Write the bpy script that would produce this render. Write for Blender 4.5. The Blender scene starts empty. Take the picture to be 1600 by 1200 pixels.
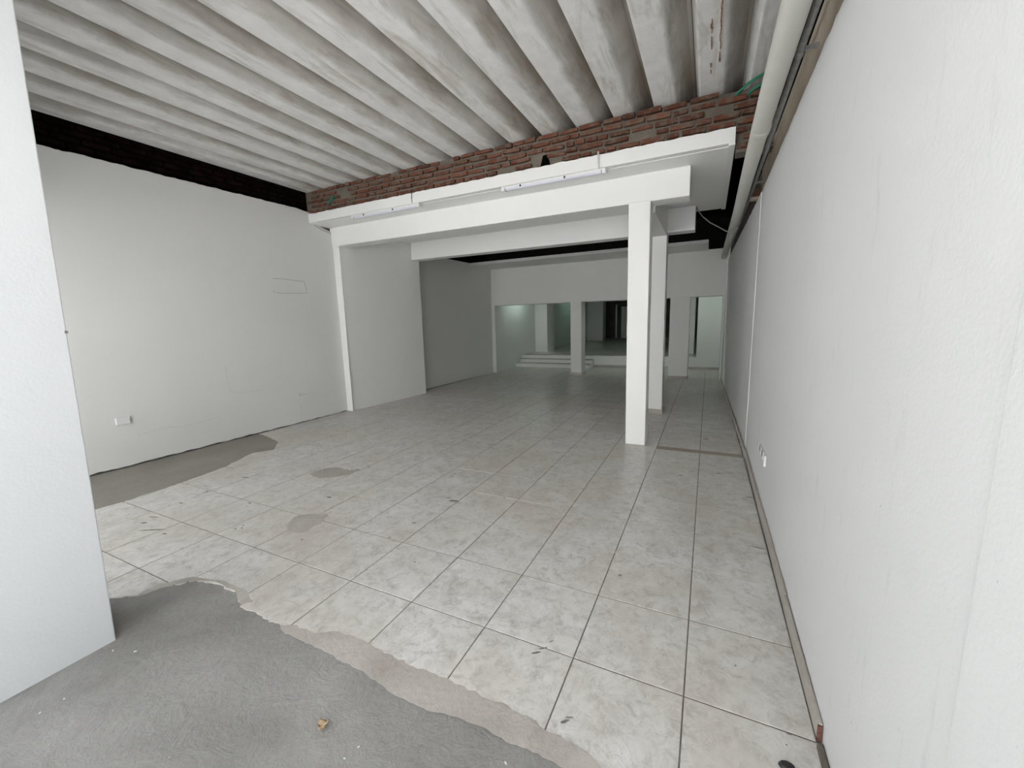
import bpy, bmesh, math, random
from mathutils import Matrix, Vector, noise

random.seed(7)
scn = bpy.context.scene
col = scn.collection

# ------------------------------------------------------------------ camera
F_PX = 632.54
CAM = Vector((0.0, 0.0, 1.5))
ROT = Matrix(((0.90122961, -0.04354132, 0.43114887),
              (0.43253081, 0.15122936, -0.88884576),
              (-0.02650085, 0.98753928, 0.15512534)))
cam_data = bpy.data.cameras.new('camera')
cam_data.sensor_fit = 'HORIZONTAL'
cam_data.sensor_width = 36.0
cam_data.lens = F_PX / 1600 * 36.0
cam_data.clip_start = 0.02
cam = bpy.data.objects.new('camera', cam_data)
col.objects.link(cam)
cam.matrix_world = Matrix.Translation(CAM) @ ROT.to_4x4()
scn.camera = cam

# ------------------------------------------------------------------ overcast daylight
world = bpy.data.worlds.new('overcast_sky')
scn.world = world
world.use_nodes = True
bg = world.node_tree.nodes['Background']
bg.inputs['Color'].default_value = (0.86, 0.93, 1.0, 1)
bg.inputs['Strength'].default_value = 0.65


def portal(name, x0, x1, z0, z1, y):
    d = bpy.data.lights.new(name, 'AREA')
    d.shape = 'RECTANGLE'
    d.size = x1 - x0
    d.size_y = z1 - z0
    d.cycles.is_portal = True
    o = bpy.data.objects.new(name, d)
    col.objects.link(o)
    o.location = ((x0 + x1) / 2, y, (z0 + z1) / 2)
    o.rotation_euler = (math.pi / 2, 0, 0)      # -Z of the lamp points to +Y (into the room)


sun_data = bpy.data.lights.new('hazy_sun', 'SUN')
sun_data.energy = 11.0
sun_data.angle = math.radians(3)
sun_data.color = (1.0, 0.985, 0.965)
sun = bpy.data.objects.new('hazy_sun', sun_data)
col.objects.link(sun)
sun.rotation_euler = (math.radians(-20), math.radians(-8), 0)      # from behind the shop onto the street; it never enters the room

LINTEL_Z = 2.95
LEFT_LINTEL_Z = 2.45
portal('daylight_opening', -2.57, 0.42, -0.02, LINTEL_Z, 0.30)
portal('daylight_opening', -5.70, -3.02, -0.02, LEFT_LINTEL_Z, 0.30)

vs = scn.view_settings
vs.view_transform = 'Standard'
vs.look = 'None'
vs.exposure = 1.47
vs.gamma = 1.0
vs.use_curve_mapping = False


# ------------------------------------------------------------------ material helpers
def new_mat(name):
    m = bpy.data.materials.new(name)
    m.use_nodes = True
    nt = m.node_tree
    return m, nt, nt.nodes['Principled BSDF']


def N(nt, typ, **kw):
    n = nt.nodes.new(typ)
    for k, v in kw.items():
        if k in n.inputs:
            n.inputs[k].default_value = v
        else:
            setattr(n, k, v)
    return n


def ramp(nt, fac, stops):
    r = nt.nodes.new('ShaderNodeValToRGB')
    el = r.color_ramp.elements
    while len(el) < len(stops):
        el.new(0.5)
    for e, (p, c) in zip(el, stops):
        e.position = p
        e.color = (*c, 1) if len(c) == 3 else c
    nt.links.new(fac, r.inputs['Fac'])
    return r.outputs['Color']


def g(v):
    return (v, v, v)


def coords(nt, scale=(1, 1, 1), space='POSITION', rand=False):
    if space == 'POSITION':
        out = N(nt, 'ShaderNodeNewGeometry').outputs['Position']
    else:
        out = N(nt, 'ShaderNodeTexCoord').outputs['Object']
    if rand:
        oi = N(nt, 'ShaderNodeObjectInfo')
        mul = N(nt, 'ShaderNodeVectorMath', operation='SCALE')
        mul.inputs[0].default_value = (91.0, 57.0, 33.0)
        nt.links.new(oi.outputs['Random'], mul.inputs['Scale'])
        add = N(nt, 'ShaderNodeVectorMath', operation='ADD')
        nt.links.new(out, add.inputs[0])
        nt.links.new(mul.outputs[0], add.inputs[1])
        out = add.outputs[0]
    mp = N(nt, 'ShaderNodeMapping')
    mp.inputs['Scale'].default_value = scale
    nt.links.new(out, mp.inputs['Vector'])
    return mp.outputs['Vector']


def tex_noise(nt, vec, scale, detail=4, rough=0.55, dist=0.0):
    n = N(nt, 'ShaderNodeTexNoise', Scale=scale, Detail=detail, Roughness=rough, Distortion=dist)
    nt.links.new(vec, n.inputs['Vector'])
    return n.outputs['Fac']


def mix(nt, a, b, fac, mode='MIX'):
    m = N(nt, 'ShaderNodeMix', data_type='RGBA', blend_type=mode)
    for sock, v in ((m.inputs[0], fac), (m.inputs[6], a), (m.inputs[7], b)):
        if isinstance(v, (int, float)):
            sock.default_value = v
        elif isinstance(v, tuple):
            sock.default_value = (*v, 1)
        else:
            nt.links.new(v, sock)
    return m.outputs[2]


def bump(nt, bsdf, h, strength, dist=0.01):
    b = N(nt, 'ShaderNodeBump', Strength=strength, Distance=dist)
    nt.links.new(h, b.inputs['Height'])
    nt.links.new(b.outputs['Normal'], bsdf.inputs['Normal'])


def paint(name, color, smudge=0.12, streak=0.0, rough=0.65, bumps=0.25):
    m, nt, b = new_mat(name)
    v = coords(nt)
    big = tex_noise(nt, v, 1.1, 5, 0.6)
    c = ramp(nt, big, [(0.3, tuple(x * (1 - smudge * 0.5) for x in color)), (0.7, color)])
    sm = tex_noise(nt, v, 5.0, 6, 0.7, 0.6)
    c = mix(nt, c, tuple(x * 0.72 for x in color), ramp(nt, sm, [(0.62, g(0)), (0.85, g(smudge * 3))]))
    if streak:
        v2 = coords(nt, (1, 3.0, 0.55))
        st = tex_noise(nt, v2, 6.0, 5, 0.7, 0.3)
        c = mix(nt, c, tuple(x * 0.6 for x in color), ramp(nt, st, [(0.60, g(0)), (0.80, g(streak))]))
        sc = tex_noise(nt, coords(nt, (1, 3.5, 1.0)), 17.0, 3, 0.6, 0.8)
        gate = ramp(nt, tex_noise(nt, v, 1.6, 2), [(0.5, g(0)), (0.62, g(1))])
        k = mix(nt, gate, ramp(nt, sc, [(0.70, g(0)), (0.74, g(0.5))]), 1.0, 'MULTIPLY')
        c = mix(nt, c, tuple(x * 0.35 for x in color), k)
    nt.links.new(c, b.inputs['Base Color'])
    b.inputs['Roughness'].default_value = rough
    h = mix(nt, tex_noise(nt, v, 2.5, 4), tex_noise(nt, v, 90.0, 4), 0.25)
    bump(nt, b, h, bumps, 0.012)
    return m


def flat(name, color, rough=0.5, metal=0.0, var=0.1, scale=30):
    m, nt, b = new_mat(name)
    n = tex_noise(nt, coords(nt), scale, 4)
    c = ramp(nt, n, [(0.3, tuple(x * (1 - var) for x in color)), (0.7, tuple(min(1, x * (1 + var)) for x in color))])
    nt.links.new(c, b.inputs['Base Color'])
    b.inputs['Roughness'].default_value = rough
    b.inputs['Metallic'].default_value = metal
    if rough >= 0.9:
        b.inputs['Specular IOR Level'].default_value = 0.0
    return m


def concrete(name, dark, light, swirl=0.6, rough=0.85):
    m, nt, b = new_mat(name)
    v = coords(nt)
    a = tex_noise(nt, v, 1.7, 7, 0.62, 0.5)
    c = ramp(nt, a, [(0.28, dark), (0.72, light)])
    f = tex_noise(nt, v, 40.0, 5, 0.7)
    c = mix(nt, c, ramp(nt, f, [(0.3, g(0.62)), (0.7, g(1.0))]), 0.35, 'MULTIPLY')
    sp = tex_noise(nt, v, 160.0, 2, 0.6)
    c = mix(nt, c, tuple(min(1, x * 1.5) for x in light), ramp(nt, sp, [(0.72, g(0)), (0.78, g(0.5))]))
    nt.links.new(c, b.inputs['Base Color'])
    b.inputs['Roughness'].default_value = rough
    w = N(nt, 'ShaderNodeTexNoise', Scale=7.0, Detail=8.0, Roughness=0.72, Distortion=2.2)
    nt.links.new(v, w.inputs['Vector'])
    h = mix(nt, w.outputs['Fac'], f, 0.35)
    bump(nt, b, h, swirl, 0.02)
    return m


def tile_mat():
    m, nt, b = new_mat('ceramic_tile')
    v = coords(nt, (1, 1, 1), 'OBJECT', True)
    vf = coords(nt)
    a = tex_noise(nt, v, 6.5, 9, 0.74, 0.5)
    c = ramp(nt, a, [(0.30, (0.52, 0.495, 0.46)), (0.50, (0.67, 0.65, 0.62)), (0.70, (0.78, 0.765, 0.74))])
    ve = N(nt, 'ShaderNodeTexNoise', Scale=4.5, Detail=9.0, Roughness=0.72, Distortion=0.9)
    nt.links.new(v, ve.inputs['Vector'])
    vein = ramp(nt, ve.outputs['Fac'], [(0.487, g(0)), (0.50, g(0.40)), (0.513, g(0))])
    c = mix(nt, c, (0.33, 0.305, 0.28), vein)
    ve2 = N(nt, 'ShaderNodeTexNoise', Scale=16.0, Detail=8.0, Roughness=0.75, Distortion=0.6)
    nt.links.new(v, ve2.inputs['Vector'])
    c = mix(nt, c, (0.31, 0.285, 0.26), ramp(nt, ve2.outputs['Fac'], [(0.50, g(0)), (0.74, g(0.85))]))
    # foot traffic dust, in the floor's own coordinates
    du = tex_noise(nt, vf, 0.9, 5, 0.6, 0.4)
    c = mix(nt, c, (0.50, 0.445, 0.365), ramp(nt, du, [(0.42, g(0)), (0.72, g(0.6))]))
    pk = tex_noise(nt, vf, 55.0, 2, 0.5)
    c = mix(nt, c, (0.10, 0.09, 0.08), ramp(nt, pk, [(0.765, g(0)), (0.80, g(0.8))]))
    nt.links.new(c, b.inputs['Base Color'])
    b.inputs['Roughness'].default_value = 0.30
    return m


def channel_mat():
    """off-white cement sheet, with old water stains along the sheet's flanks"""
    m, nt, b = new_mat('stained_cement_sheet')
    v = coords(nt, (1, 1, 1), 'POSITION', True)
    vs_ = coords(nt, (1.6, 0.28, 1.6), 'POSITION', True)
    base = ramp(nt, tex_noise(nt, v, 6.0, 6, 0.65), [(0.3, (0.70, 0.685, 0.66)), (0.7, (0.82, 0.81, 0.79))])
    streak = tex_noise(nt, vs_, 5.0, 6, 0.7, 0.5)
    c = mix(nt, base, (0.40, 0.35, 0.29), ramp(nt, streak, [(0.52, g(0)), (0.70, g(0.65))]))
    # flank stain: the sheet's local x runs 0..0.40 over its profile
    sep = N(nt, 'ShaderNodeSeparateXYZ')
    nt.links.new(N(nt, 'ShaderNodeTexCoord').outputs['Object'], sep.inputs[0])
    wob = N(nt, 'ShaderNodeMath', operation='MULTIPLY_ADD')
    nt.links.new(tex_noise(nt, vs_, 4.0, 6, 0.7, 0.8), wob.inputs[0])
    wob.inputs[1].default_value = 0.22
    wob.inputs[2].default_value = -0.11
    ad = N(nt, 'ShaderNodeMath', operation='ADD')
    nt.links.new(sep.outputs['X'], ad.inputs[0])
    nt.links.new(wob.outputs[0], ad.inputs[1])
    fl = ramp(nt, ad.outputs[0], [(0.215, g(0)), (0.265, g(0.5)), (0.34, g(0.95))])
    amt = ramp(nt, tex_noise(nt, coords(nt, (0.5, 0.35, 0.5), 'POSITION', True), 2.2, 3), [(0.32, g(0.5)), (0.60, g(1))])
    fl = mix(nt, fl, amt, 1.0, 'MULTIPLY')
    c = mix(nt, c, (0.25, 0.21, 0.165), fl)
    dk = tex_noise(nt, v, 26.0, 5, 0.75)
    c = mix(nt, c, (0.13, 0.115, 0.10), ramp(nt, dk, [(0.68, g(0)), (0.8, g(0.5))]))
    nt.links.new(c, b.inputs['Base Color'])
    b.inputs['Roughness'].default_value = 0.85
    b.inputs['Specular IOR Level'].default_value = 0.15
    bump(nt, b, tex_noise(nt, v, 45.0, 5, 0.7), 0.25, 0.006)
    return m


def brick_mat():
    m, nt, b = new_mat('fired_brick')
    v = coords(nt, (1, 1, 1), 'POSITION', False)
    oi = N(nt, 'ShaderNodeObjectInfo')
    c = ramp(nt, oi.outputs['Random'], [(0.0, (0.10, 0.045, 0.032)), (0.5, (0.15, 0.058, 0.038)), (1.0, (0.20, 0.082, 0.055))])
    n = tex_noise(nt, v, 14.0, 5, 0.7)
    c = mix(nt, c, (0.17, 0.14, 0.11), ramp(nt, n, [(0.46, g(0)), (0.62, g(0.85))]))
    d = tex_noise(nt, v, 60.0, 4, 0.7)
    c = mix(nt, c, (0.06, 0.035, 0.028), ramp(nt, d, [(0.6, g(0)), (0.75, g(0.7))]))
    nt.links.new(c, b.inputs['Base Color'])
    b.inputs['Roughness'].default_value = 0.95
    b.inputs['Specular IOR Level'].default_value = 0.05
    bump(nt, b, d, 0.7, 0.01)
    return m


M = dict(
    wall=paint('white_wall_paint', (0.74, 0.74, 0.715), 0.06, 0.0),
    wall_r=paint('scuffed_white_wall_paint', (0.69, 0.695, 0.69), 0.08, 0.42),
    frame=paint('bright_white_paint', (0.85, 0.85, 0.835), 0.05, 0.0, 0.6, 0.2),
    pier=paint('white_pier_paint', (0.60, 0.61, 0.615), 0.05, 0.0),
    grey=paint('greyish_white_paint', (0.76, 0.76, 0.74), 0.08, 0.0),
    concrete=concrete('trowelled_concrete', (0.24, 0.23, 0.22), (0.37, 0.36, 0.345)),
    strip=concrete('smooth_grey_concrete', (0.27, 0.25, 0.225), (0.36, 0.335, 0.30), 0.3),
    asphalt=concrete('street_concrete', (0.60, 0.60, 0.60), (0.70, 0.70, 0.70), 0.4),
    house=paint('cream_house_paint', (0.76, 0.76, 0.755), 0.08, 0.0),
    grout=flat('dirty_grout', (0.17, 0.15, 0.13), 0.95, 0, 0.3, 12),
    grout_glint=flat('glint_pale_grout', (0.58, 0.56, 0.52), 0.9, 0, 0.25, 5),
    smear=concrete('cement_smear', (0.36, 0.32, 0.28), (0.60, 0.565, 0.52), 0.4),
    patch=concrete('worn_cement_patch', (0.34, 0.31, 0.28), (0.54, 0.505, 0.46), 0.5),
    sill=concrete('brown_threshold_cement', (0.34, 0.285, 0.225), (0.46, 0.40, 0.33), 0.2),
    tile=tile_mat(),
    channel=channel_mat(),
    brick=brick_mat(),
    brick_shaded=flat('shade_darkened_brick', (0.012, 0.0065, 0.005), 0.95, 0, 0.6, 9),  # brick copy with the shade of the left band painted into its colour
    mortar=concrete('rough_mortar', (0.12, 0.102, 0.08), (0.22, 0.192, 0.157), 0.9, 0.95),
    band=concrete('unpainted_render', (0.34, 0.285, 0.21), (0.52, 0.45, 0.36), 0.8, 0.95),
    black=flat('black_gap_shade', (0.003, 0.003, 0.003), 1.0, 0, 0.2, 9),
    painted_shade=flat('painted_shade_masonry', (0.004, 0.0038, 0.0035), 0.95, 0, 0.4, 4),  # near-black colour standing in for missing light on roof and upper masonry
    pvc=paint('aged_white_pvc', (0.60, 0.60, 0.55), 0.12, 0.0, 0.45, 0.05),
    steel=flat('galvanised_steel', (0.30, 0.30, 0.30), 0.45, 0.6, 0.25, 20),
    cable=flat('grey_cable', (0.22, 0.22, 0.21), 0.6, 0, 0.2, 40),
    green=flat('green_plastic_tube', (0.012, 0.19, 0.105), 0.45, 0, 0.15, 30),
    plastic=flat('white_plastic', (0.80, 0.80, 0.79), 0.35, 0, 0.03, 30),
    lens=flat('milky_lamp_cover', (0.74, 0.75, 0.82), 0.25, 0, 0.02, 30),
    dark=flat('black_rubber', (0.02, 0.02, 0.02), 0.6, 0, 0.3, 60),
    pencil=flat('pencil_line', (0.24, 0.23, 0.22), 0.9, 0, 0.3, 80),
    crack=flat('hairline_crack', (0.60, 0.60, 0.58), 0.9, 0, 0.2, 80),
    stain=flat('dark_scuff', (0.20, 0.185, 0.17), 0.8, 0, 0.4, 60),
    rust=flat('rust_stain', (0.36, 0.21, 0.13), 0.9, 0, 0.3, 60),
    leaf=flat('dry_leaf', (0.42, 0.32, 0.20), 0.8, 0, 0.35, 60),
    clay=flat('broken_clay', (0.15, 0.075, 0.058), 0.95, 0, 0.4, 90),
    skirt=concrete('skirting_tile_glaze', (0.36, 0.33, 0.29), (0.56, 0.53, 0.48), 0.1, 0.5),
    door=flat('dark_painted_door', (0.03, 0.035, 0.03), 0.5, 0, 0.2, 8),
    tread=concrete('step_tread', (0.30, 0.28, 0.25), (0.42, 0.40, 0.36), 0.2, 0.5),
)


def lamp_mat(name, color, strength):
    m, nt, b = new_mat(name)
    b.inputs['Base Color'].default_value = (0.8, 0.8, 0.8, 1)
    b.inputs['Emission Color'].default_value = (*color, 1)
    b.inputs['Emission Strength'].default_value = strength
    return m


M['tube_fill'] = lamp_mat('added_fill_tube', (0.84, 1.0, 0.90), 13.0)
M['tube_left'] = lamp_mat('lit_greenish_tube', (0.78, 1.0, 0.88), 9.0)
M['tube_dim'] = lamp_mat('dim_green_tube', (0.55, 1.0, 0.75), 3.0)


# ------------------------------------------------------------------ mesh helpers
class MB:
    """collects shapes and links them as ONE mesh object"""

    def __init__(self):
        self.v = []
        self.f = []

    def add(self, verts, faces):
        o = len(self.v)
        self.v += [tuple(p) for p in verts]
        self.f += [tuple(i + o for i in f) for f in faces]
        return self

    def box(self, x0, x1, y0, y1, z0, z1):
        return self.add([(x0, y0, z0), (x1, y0, z0), (x1, y1, z0), (x0, y1, z0),
                         (x0, y0, z1), (x1, y0, z1), (x1, y1, z1), (x0, y1, z1)],
                        [(0, 3, 2, 1), (4, 5, 6, 7), (0, 1, 5, 4), (1, 2, 6, 5), (2, 3, 7, 6), (3, 0, 4, 7)])

    def hexa(self, p):
        return self.add(p, [(0, 3, 2, 1), (4, 5, 6, 7), (0, 1, 5, 4), (1, 2, 6, 5), (2, 3, 7, 6), (3, 0, 4, 7)])

    def prism(self, pts, fn):
        """pts: 2-D outline; fn(u, v, k) -> 3-D for k = 0 (back) and 1 (front)"""
        n = len(pts)
        vv = [fn(u, w, 0) for u, w in pts] + [fn(u, w, 1) for u, w in pts]
        ff = [tuple(reversed(range(n))), tuple(range(n, 2 * n))]
        ff += [(i, (i + 1) % n, n + (i + 1) % n, n + i) for i in range(n)]
        return self.add(vv, ff)

    def tube(self, path, r, seg=12, caps=True):
        path = [Vector(p) for p in path]
        rings = []
        up = Vector((0, 0, 1))
        for i, p in enumerate(path):
            t = (path[min(i + 1, len(path) - 1)] - path[max(i - 1, 0)]).normalized()
            a = t.cross(up)
            if a.length < 1e-3:
                a = t.cross(Vector((0, 1, 0)))
            a.normalize()
            b = a.cross(t)
            rr = r[i] if isinstance(r, (list, tuple)) else r
            rings.append([p + (a * math.cos(q) + b * math.sin(q)) * rr for q in [2 * math.pi * k / seg for k in range(seg)]])
        vv = [q for ring in rings for q in ring]
        ff = []
        for i in range(len(rings) - 1):
            for k in range(seg):
                a, b_ = i * seg + k, i * seg + (k + 1) % seg
                ff.append((a, b_, b_ + seg, a + seg))
        if caps:
            ff.append(tuple(reversed(range(seg))))
            ff.append(tuple(range((len(rings) - 1) * seg, len(rings) * seg)))
        return self.add(vv, ff)

    def mesh(self, name, mat, bevel=0.0, smooth=False, seg=2):
        me = bpy.data.meshes.new(name)
        me.from_pydata(self.v, [], self.f)
        bm = bmesh.new()
        bm.from_mesh(me)
        bmesh.ops.recalc_face_normals(bm, faces=bm.faces)
        if bevel:
            bmesh.ops.bevel(bm, geom=[e for e in bm.edges if len(e.link_faces) == 2 and e.calc_face_angle(0) > 0.4],
                            offset=bevel, segments=seg, affect='EDGES', profile=0.5)
        if smooth:
            for f in bm.faces:
                f.smooth = True
        bm.to_mesh(me)
        bm.free()
        me.materials.append(mat)
        return me

    def build(self, name, mat, parent=None, bevel=0.0, smooth=False, seg=2):
        return link(name, self.mesh(name, mat, bevel, smooth, seg), parent)


def link(name, me, parent=None, loc=None):
    o = bpy.data.objects.new(name, me)
    col.objects.link(o)
    if parent is not None:
        o.parent = parent
    if loc is not None:
        o.location = loc
    return o


def tag(o, label, cat, group=None, kind=None):
    o['label'] = label
    o['category'] = cat
    if group:
        o['group'] = group
    if kind:
        o['kind'] = kind
    return o


def struct(o, label, cat):
    return tag(o, label, cat, kind='structure')


def empty(name, loc=(0, 0, 0)):
    o = bpy.data.objects.new(name, None)
    o.empty_display_size = 0.1
    col.objects.link(o)
    o.location = loc
    return o


def ragged(a, b, step, amp):
    """points from a to b with a broken-edge wobble"""
    a, b = Vector(a), Vector(b)
    n = max(1, int((b - a).length / step))
    t = (b - a).normalized()
    nrm = Vector((-t.y, t.x))
    out = []
    for i in range(n):
        p = a + (b - a) * (i / n)
        k = 0 if i == 0 else (noise.fractal(Vector((p.x * 7, p.y * 7, 3.1)), 1.0, 2.0, 4) + 0.6 * noise.noise(Vector((p.x * 40, p.y * 40, 1.7)))) * amp
        out.append(tuple(p + nrm * k))
    return out


def chain(pts, step, amp):
    out = []
    for a, b in zip(pts[:-1], pts[1:]):
        out += ragged(a, b, step, amp)
    out.append(tuple(pts[-1]))
    return out


def clip_convex(subject, x0, x1, y0, y1):
    def cut(poly, axis, val, keep_less):
        out = []
        for i, p in enumerate(poly):
            q = poly[(i + 1) % len(poly)]
            ip = (p[axis] <= val) if keep_less else (p[axis] >= val)
            iq = (q[axis] <= val) if keep_less else (q[axis] >= val)
            if ip:
                out.append(p)
            if ip != iq:
                t = (val - p[axis]) / (q[axis] - p[axis])
                out.append((p[0] + t * (q[0] - p[0]), p[1] + t * (q[1] - p[1])))
        return out
    for axis, val, less in ((0, x0, False), (0, x1, True), (1, y0, False), (1, y1, True)):
        subject = cut(subject, axis, val, less)
        if len(subject) < 3:
            return []
    return subject


def area(poly):
    return abs(sum(p[0] * q[1] - q[0] * p[1] for p, q in zip(poly, poly[1:] + poly[:1]))) / 2


# the left wall is not quite square to the rest
def XL(y):
    return -5.80 + 0.034 * (y - 1.2)


# the cross beams run a little skew and drop slightly to the right
def SK(x):
    return 0.031 * (-x - 0.2)


def TZ(x):
    return 0.0085 * (-x - 0.2)


def skew_beam(x0, x1, y0, y1, z0, z1, inset=0.0):
    p = []
    for z in (z0, z1):
        for (x, y) in ((x0, y0), (x1, y0), (x1, y1), (x0, y1)):
            p.append((x, y + SK(x), z + TZ(x)))
    return p


def XR(y):
    return 0.425 if y <= 5.0 else 0.420 - 0.0205 * (y - 5.0)


# ------------------------------------------------------------------ ground outside, floor
o = MB().box(-40, 30, -30, 0.12, -0.12, -0.03).build('sidewalk', M['asphalt'])
struct(o, 'pale concrete pavement outside the shop front', 'pavement')

# added unseen house across the street, sunlit; only sends light into the shop
opp = MB().box(-22, 20, -17, -12, -0.05, 7.0).build('wall_added_opposite', M['house'])
struct(opp, 'added unseen cream house front across the street, bouncing sunlight', 'wall')
for k in range(9):
    x = -19.5 + 4.6 * k
    w = MB().box(x, x + 1.5, -12.03, -11.97, 3.9 if k % 2 else 4.0, 5.6).build('window', M['door'], opp)
    if k % 3 == 1:
        MB().box(x, x + 1.2, -12.04, -11.97, -0.03, 2.2).build('door', M['door'], opp)

# concrete floor slab with a hand-trowelled, slightly wavy top
nx, ny = 90, 150
verts, faces = [], []
for j in range(ny + 1):
    for i in range(nx + 1):
        x = -5.95 + 6.75 * i / nx
        y = 0.12 + (10.45 - 0.12) * j / ny if j < 110 else 0.12 + 10.33 * j / ny
        z = -0.0062 + 0.0016 * noise.fractal(Vector((x * 2.2, y * 2.2, 0)), 1.0, 2.0, 3)
        verts.append((x, y, z))
for j in range(ny):
    for i in range(nx):
        a = j * (nx + 1) + i
        faces.append((a, a + 1, a + nx + 2, a + nx + 1))
mb = MB().add(verts, faces)
mb.box(-5.95, 0.80, 0.12, 23.6, -0.20, -0.02)
floor = mb.build('floor', M['concrete'], smooth=True)
struct(floor, 'shop floor of beige marbled ceramic tiles with bare grey concrete at the entrance', 'floor')

TS = 0.4557                      # tile pitch
X0, Y0 = -0.025, 1.0903          # a joint crossing
front = [(0.41, 1.085), (-0.30, 1.112), (-0.452, 1.107), (-0.577, 1.112), (-0.796, 1.109), (-0.95, 1.085), (-1.107, 1.083),
         (-1.30, 1.115), (-1.504, 1.121), (-1.842, 1.121), (-2.05, 1.14), (-2.232, 1.135), (-2.36, 1.20), (-2.565, 1.205), (-2.744, 1.158),
         (-2.847, 1.042), (-2.885, 0.952), (-3.0, 0.88), (-3.4, 0.84), (-4.60, 0.84)]
strip = [(-4.60, 0.84), (-4.645, 1.38), (-4.615, 1.576), (-4.638, 2.036), (-4.70, 2.43), (-4.90, 2.86), (-4.77, 3.05), (-5.05, 3.30), (-5.45, 3.42), (-5.72, 3.46)]
front_e = chain(front, 0.018, 0.020)
strip_e = chain(strip, 0.03, 0.014)
region = front_e[:-1] + strip_e + [(-5.62, 10.43), (0.30, 10.43), (0.39, 5.0)]

# grout bed between the tiles
o = MB().prism(region, lambda u, w, k: (u, w, -0.0085 + 0.0058 * k)).build('grout_bed', M['grout'], floor)

# one shared tile mesh and clipped ones along the broken edges
GAP = 0.0028
h = TS / 2 - GAP
bv = 0.0022


def tile_mesh(poly):
    c = Vector((sum(p[0] for p in poly) / len(poly), sum(p[1] for p in poly) / len(poly)))
    n = len(poly)
    v = [(p[0], p[1], -0.008) for p in poly] + [(p[0], p[1], -0.0012) for p in poly]
    f = [(i, (i + 1) % n, n + (i + 1) % n, n + i) for i in range(n)]
    k = []
    for p in poly:
        d = (c - Vector(p))
        d = d.normalized() * bv if d.length > 1e-6 else d
        k.append((p[0] + d.x, p[1] + d.y, 0.0))
    v += k
    f += [(n + i, n + (i + 1) % n, 2 * n + (i + 1) % n, 2 * n + i) for i in range(n)]
    f.append(tuple(range(2 * n, 3 * n)))
    me = bpy.data.meshes.new('tile')
    me.from_pydata(v, [], f)
    bm = bmesh.new()
    bm.from_mesh(me)
    bmesh.ops.recalc_face_normals(bm, faces=bm.faces)
    bm.to_mesh(me)
    bm.free()
    me.materials.append(M['tile'])
    return me


full = tile_mesh([(-h, -h), (h, -h), (h, h), (-h, h)])
passage_shift = 0.125
cells = []
for i in range(-13, 1):
    for j in range(-1, 25):
        x, y = X0 + i * TS, Y0 + j * TS
        if i >= -1 and y > 4.6:
            y += passage_shift
        cells.append((x, y, i))
tiles = []
for x, y, i in cells:
    poly = clip_convex(region, x + GAP, x + TS - GAP, y + GAP, y + TS - GAP)
    if len(poly) < 3 or area(poly) < 0.002:
        continue
    cx, cy = x + TS / 2, y + TS / 2
    if area(poly) > 0.9995 * (TS - 2 * GAP) ** 2:
        me = full
    else:
        clean = []
        for p in poly:
            if not clean or (abs(p[0] - clean[-1][0]) + abs(p[1] - clean[-1][1])) > 1e-5:
                clean.append(p)
        if (abs(clean[0][0] - clean[-1][0]) + abs(clean[0][1] - clean[-1][1])) < 1e-5:
            clean.pop()
        me = tile_mesh([(p[0] - cx, p[1] - cy) for p in clean])
    t = link('tile', me, floor, (cx, cy, random.uniform(-0.0006, 0.0004)))
    t.rotation_euler = (random.uniform(-0.001, 0.001), random.uniform(-0.001, 0.001), 0)
    tiles.append(t)

# joints across the room (grout filled flush), pale from reflected light painted in
for j in range(3, 9):
    y = Y0 + j * TS
    x0 = -4.55 if y < 2.9 else -4.2
    o = MB().box(x0, 0.40, y - GAP * 0.8, y + GAP * 0.8, -0.003, -0.0008).build('grout_joint', M['grout_glint'], floor)
# dark threshold where the passage begins
o = MB().box(-0.60, 0.395, 4.745, 4.852, -0.006, -0.0005).build('threshold_strip', M['sill'], floor)

# concrete strip along the left wall
pts = strip_e + [(-5.70, 3.46), (-5.79, 0.84)]
o = MB().prism(pts, lambda u, w, k: (u, w, -0.012 + 0.0095 * k)).build('concrete_strip', M['strip'], floor)

# cement smeared over the tiles at the broken edge
sm = [(-1.90, 1.14), (-1.768, 1.165), (-1.536, 1.224), (-1.348, 1.223), (-1.129, 1.211), (-0.935, 1.226), (-0.739, 1.211), (-0.624, 1.209),
      (-0.484, 1.191), (-0.36, 1.184), (-0.26, 1.149), (-0.20, 1.118)]
low = [(-0.20, 1.100), (-0.452, 1.098), (-0.796, 1.100), (-0.95, 1.075), (-1.107, 1.073), (-1.30, 1.105), (-1.504, 1.112), (-1.842, 1.112), (-1.90, 1.118)]
pts = chain(sm, 0.02, 0.022)[:-1] + chain(low, 0.02, 0.012)[:-1]
MB().prism(pts, lambda u, w, k: (u, w, -0.0004 + 0.0014 * k)).build('cement_smear', M['smear'], floor)
sm2 = [(-2.885, 0.95), (-2.90, 1.05), (-2.78, 1.18), (-2.56, 1.235), (-2.34, 1.235), (-2.20, 1.19), (-2.24, 1.145), (-2.40, 1.205), (-2.60, 1.21), (-2.75, 1.15), (-2.85, 1.03)]
MB().prism(chain(sm2 + [sm2[0]], 0.03, 0.008)[:-1], lambda u, w, k: (u, w, -0.0004 + 0.0014 * k)).build('cement_smear', M['smear'], floor)

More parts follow.
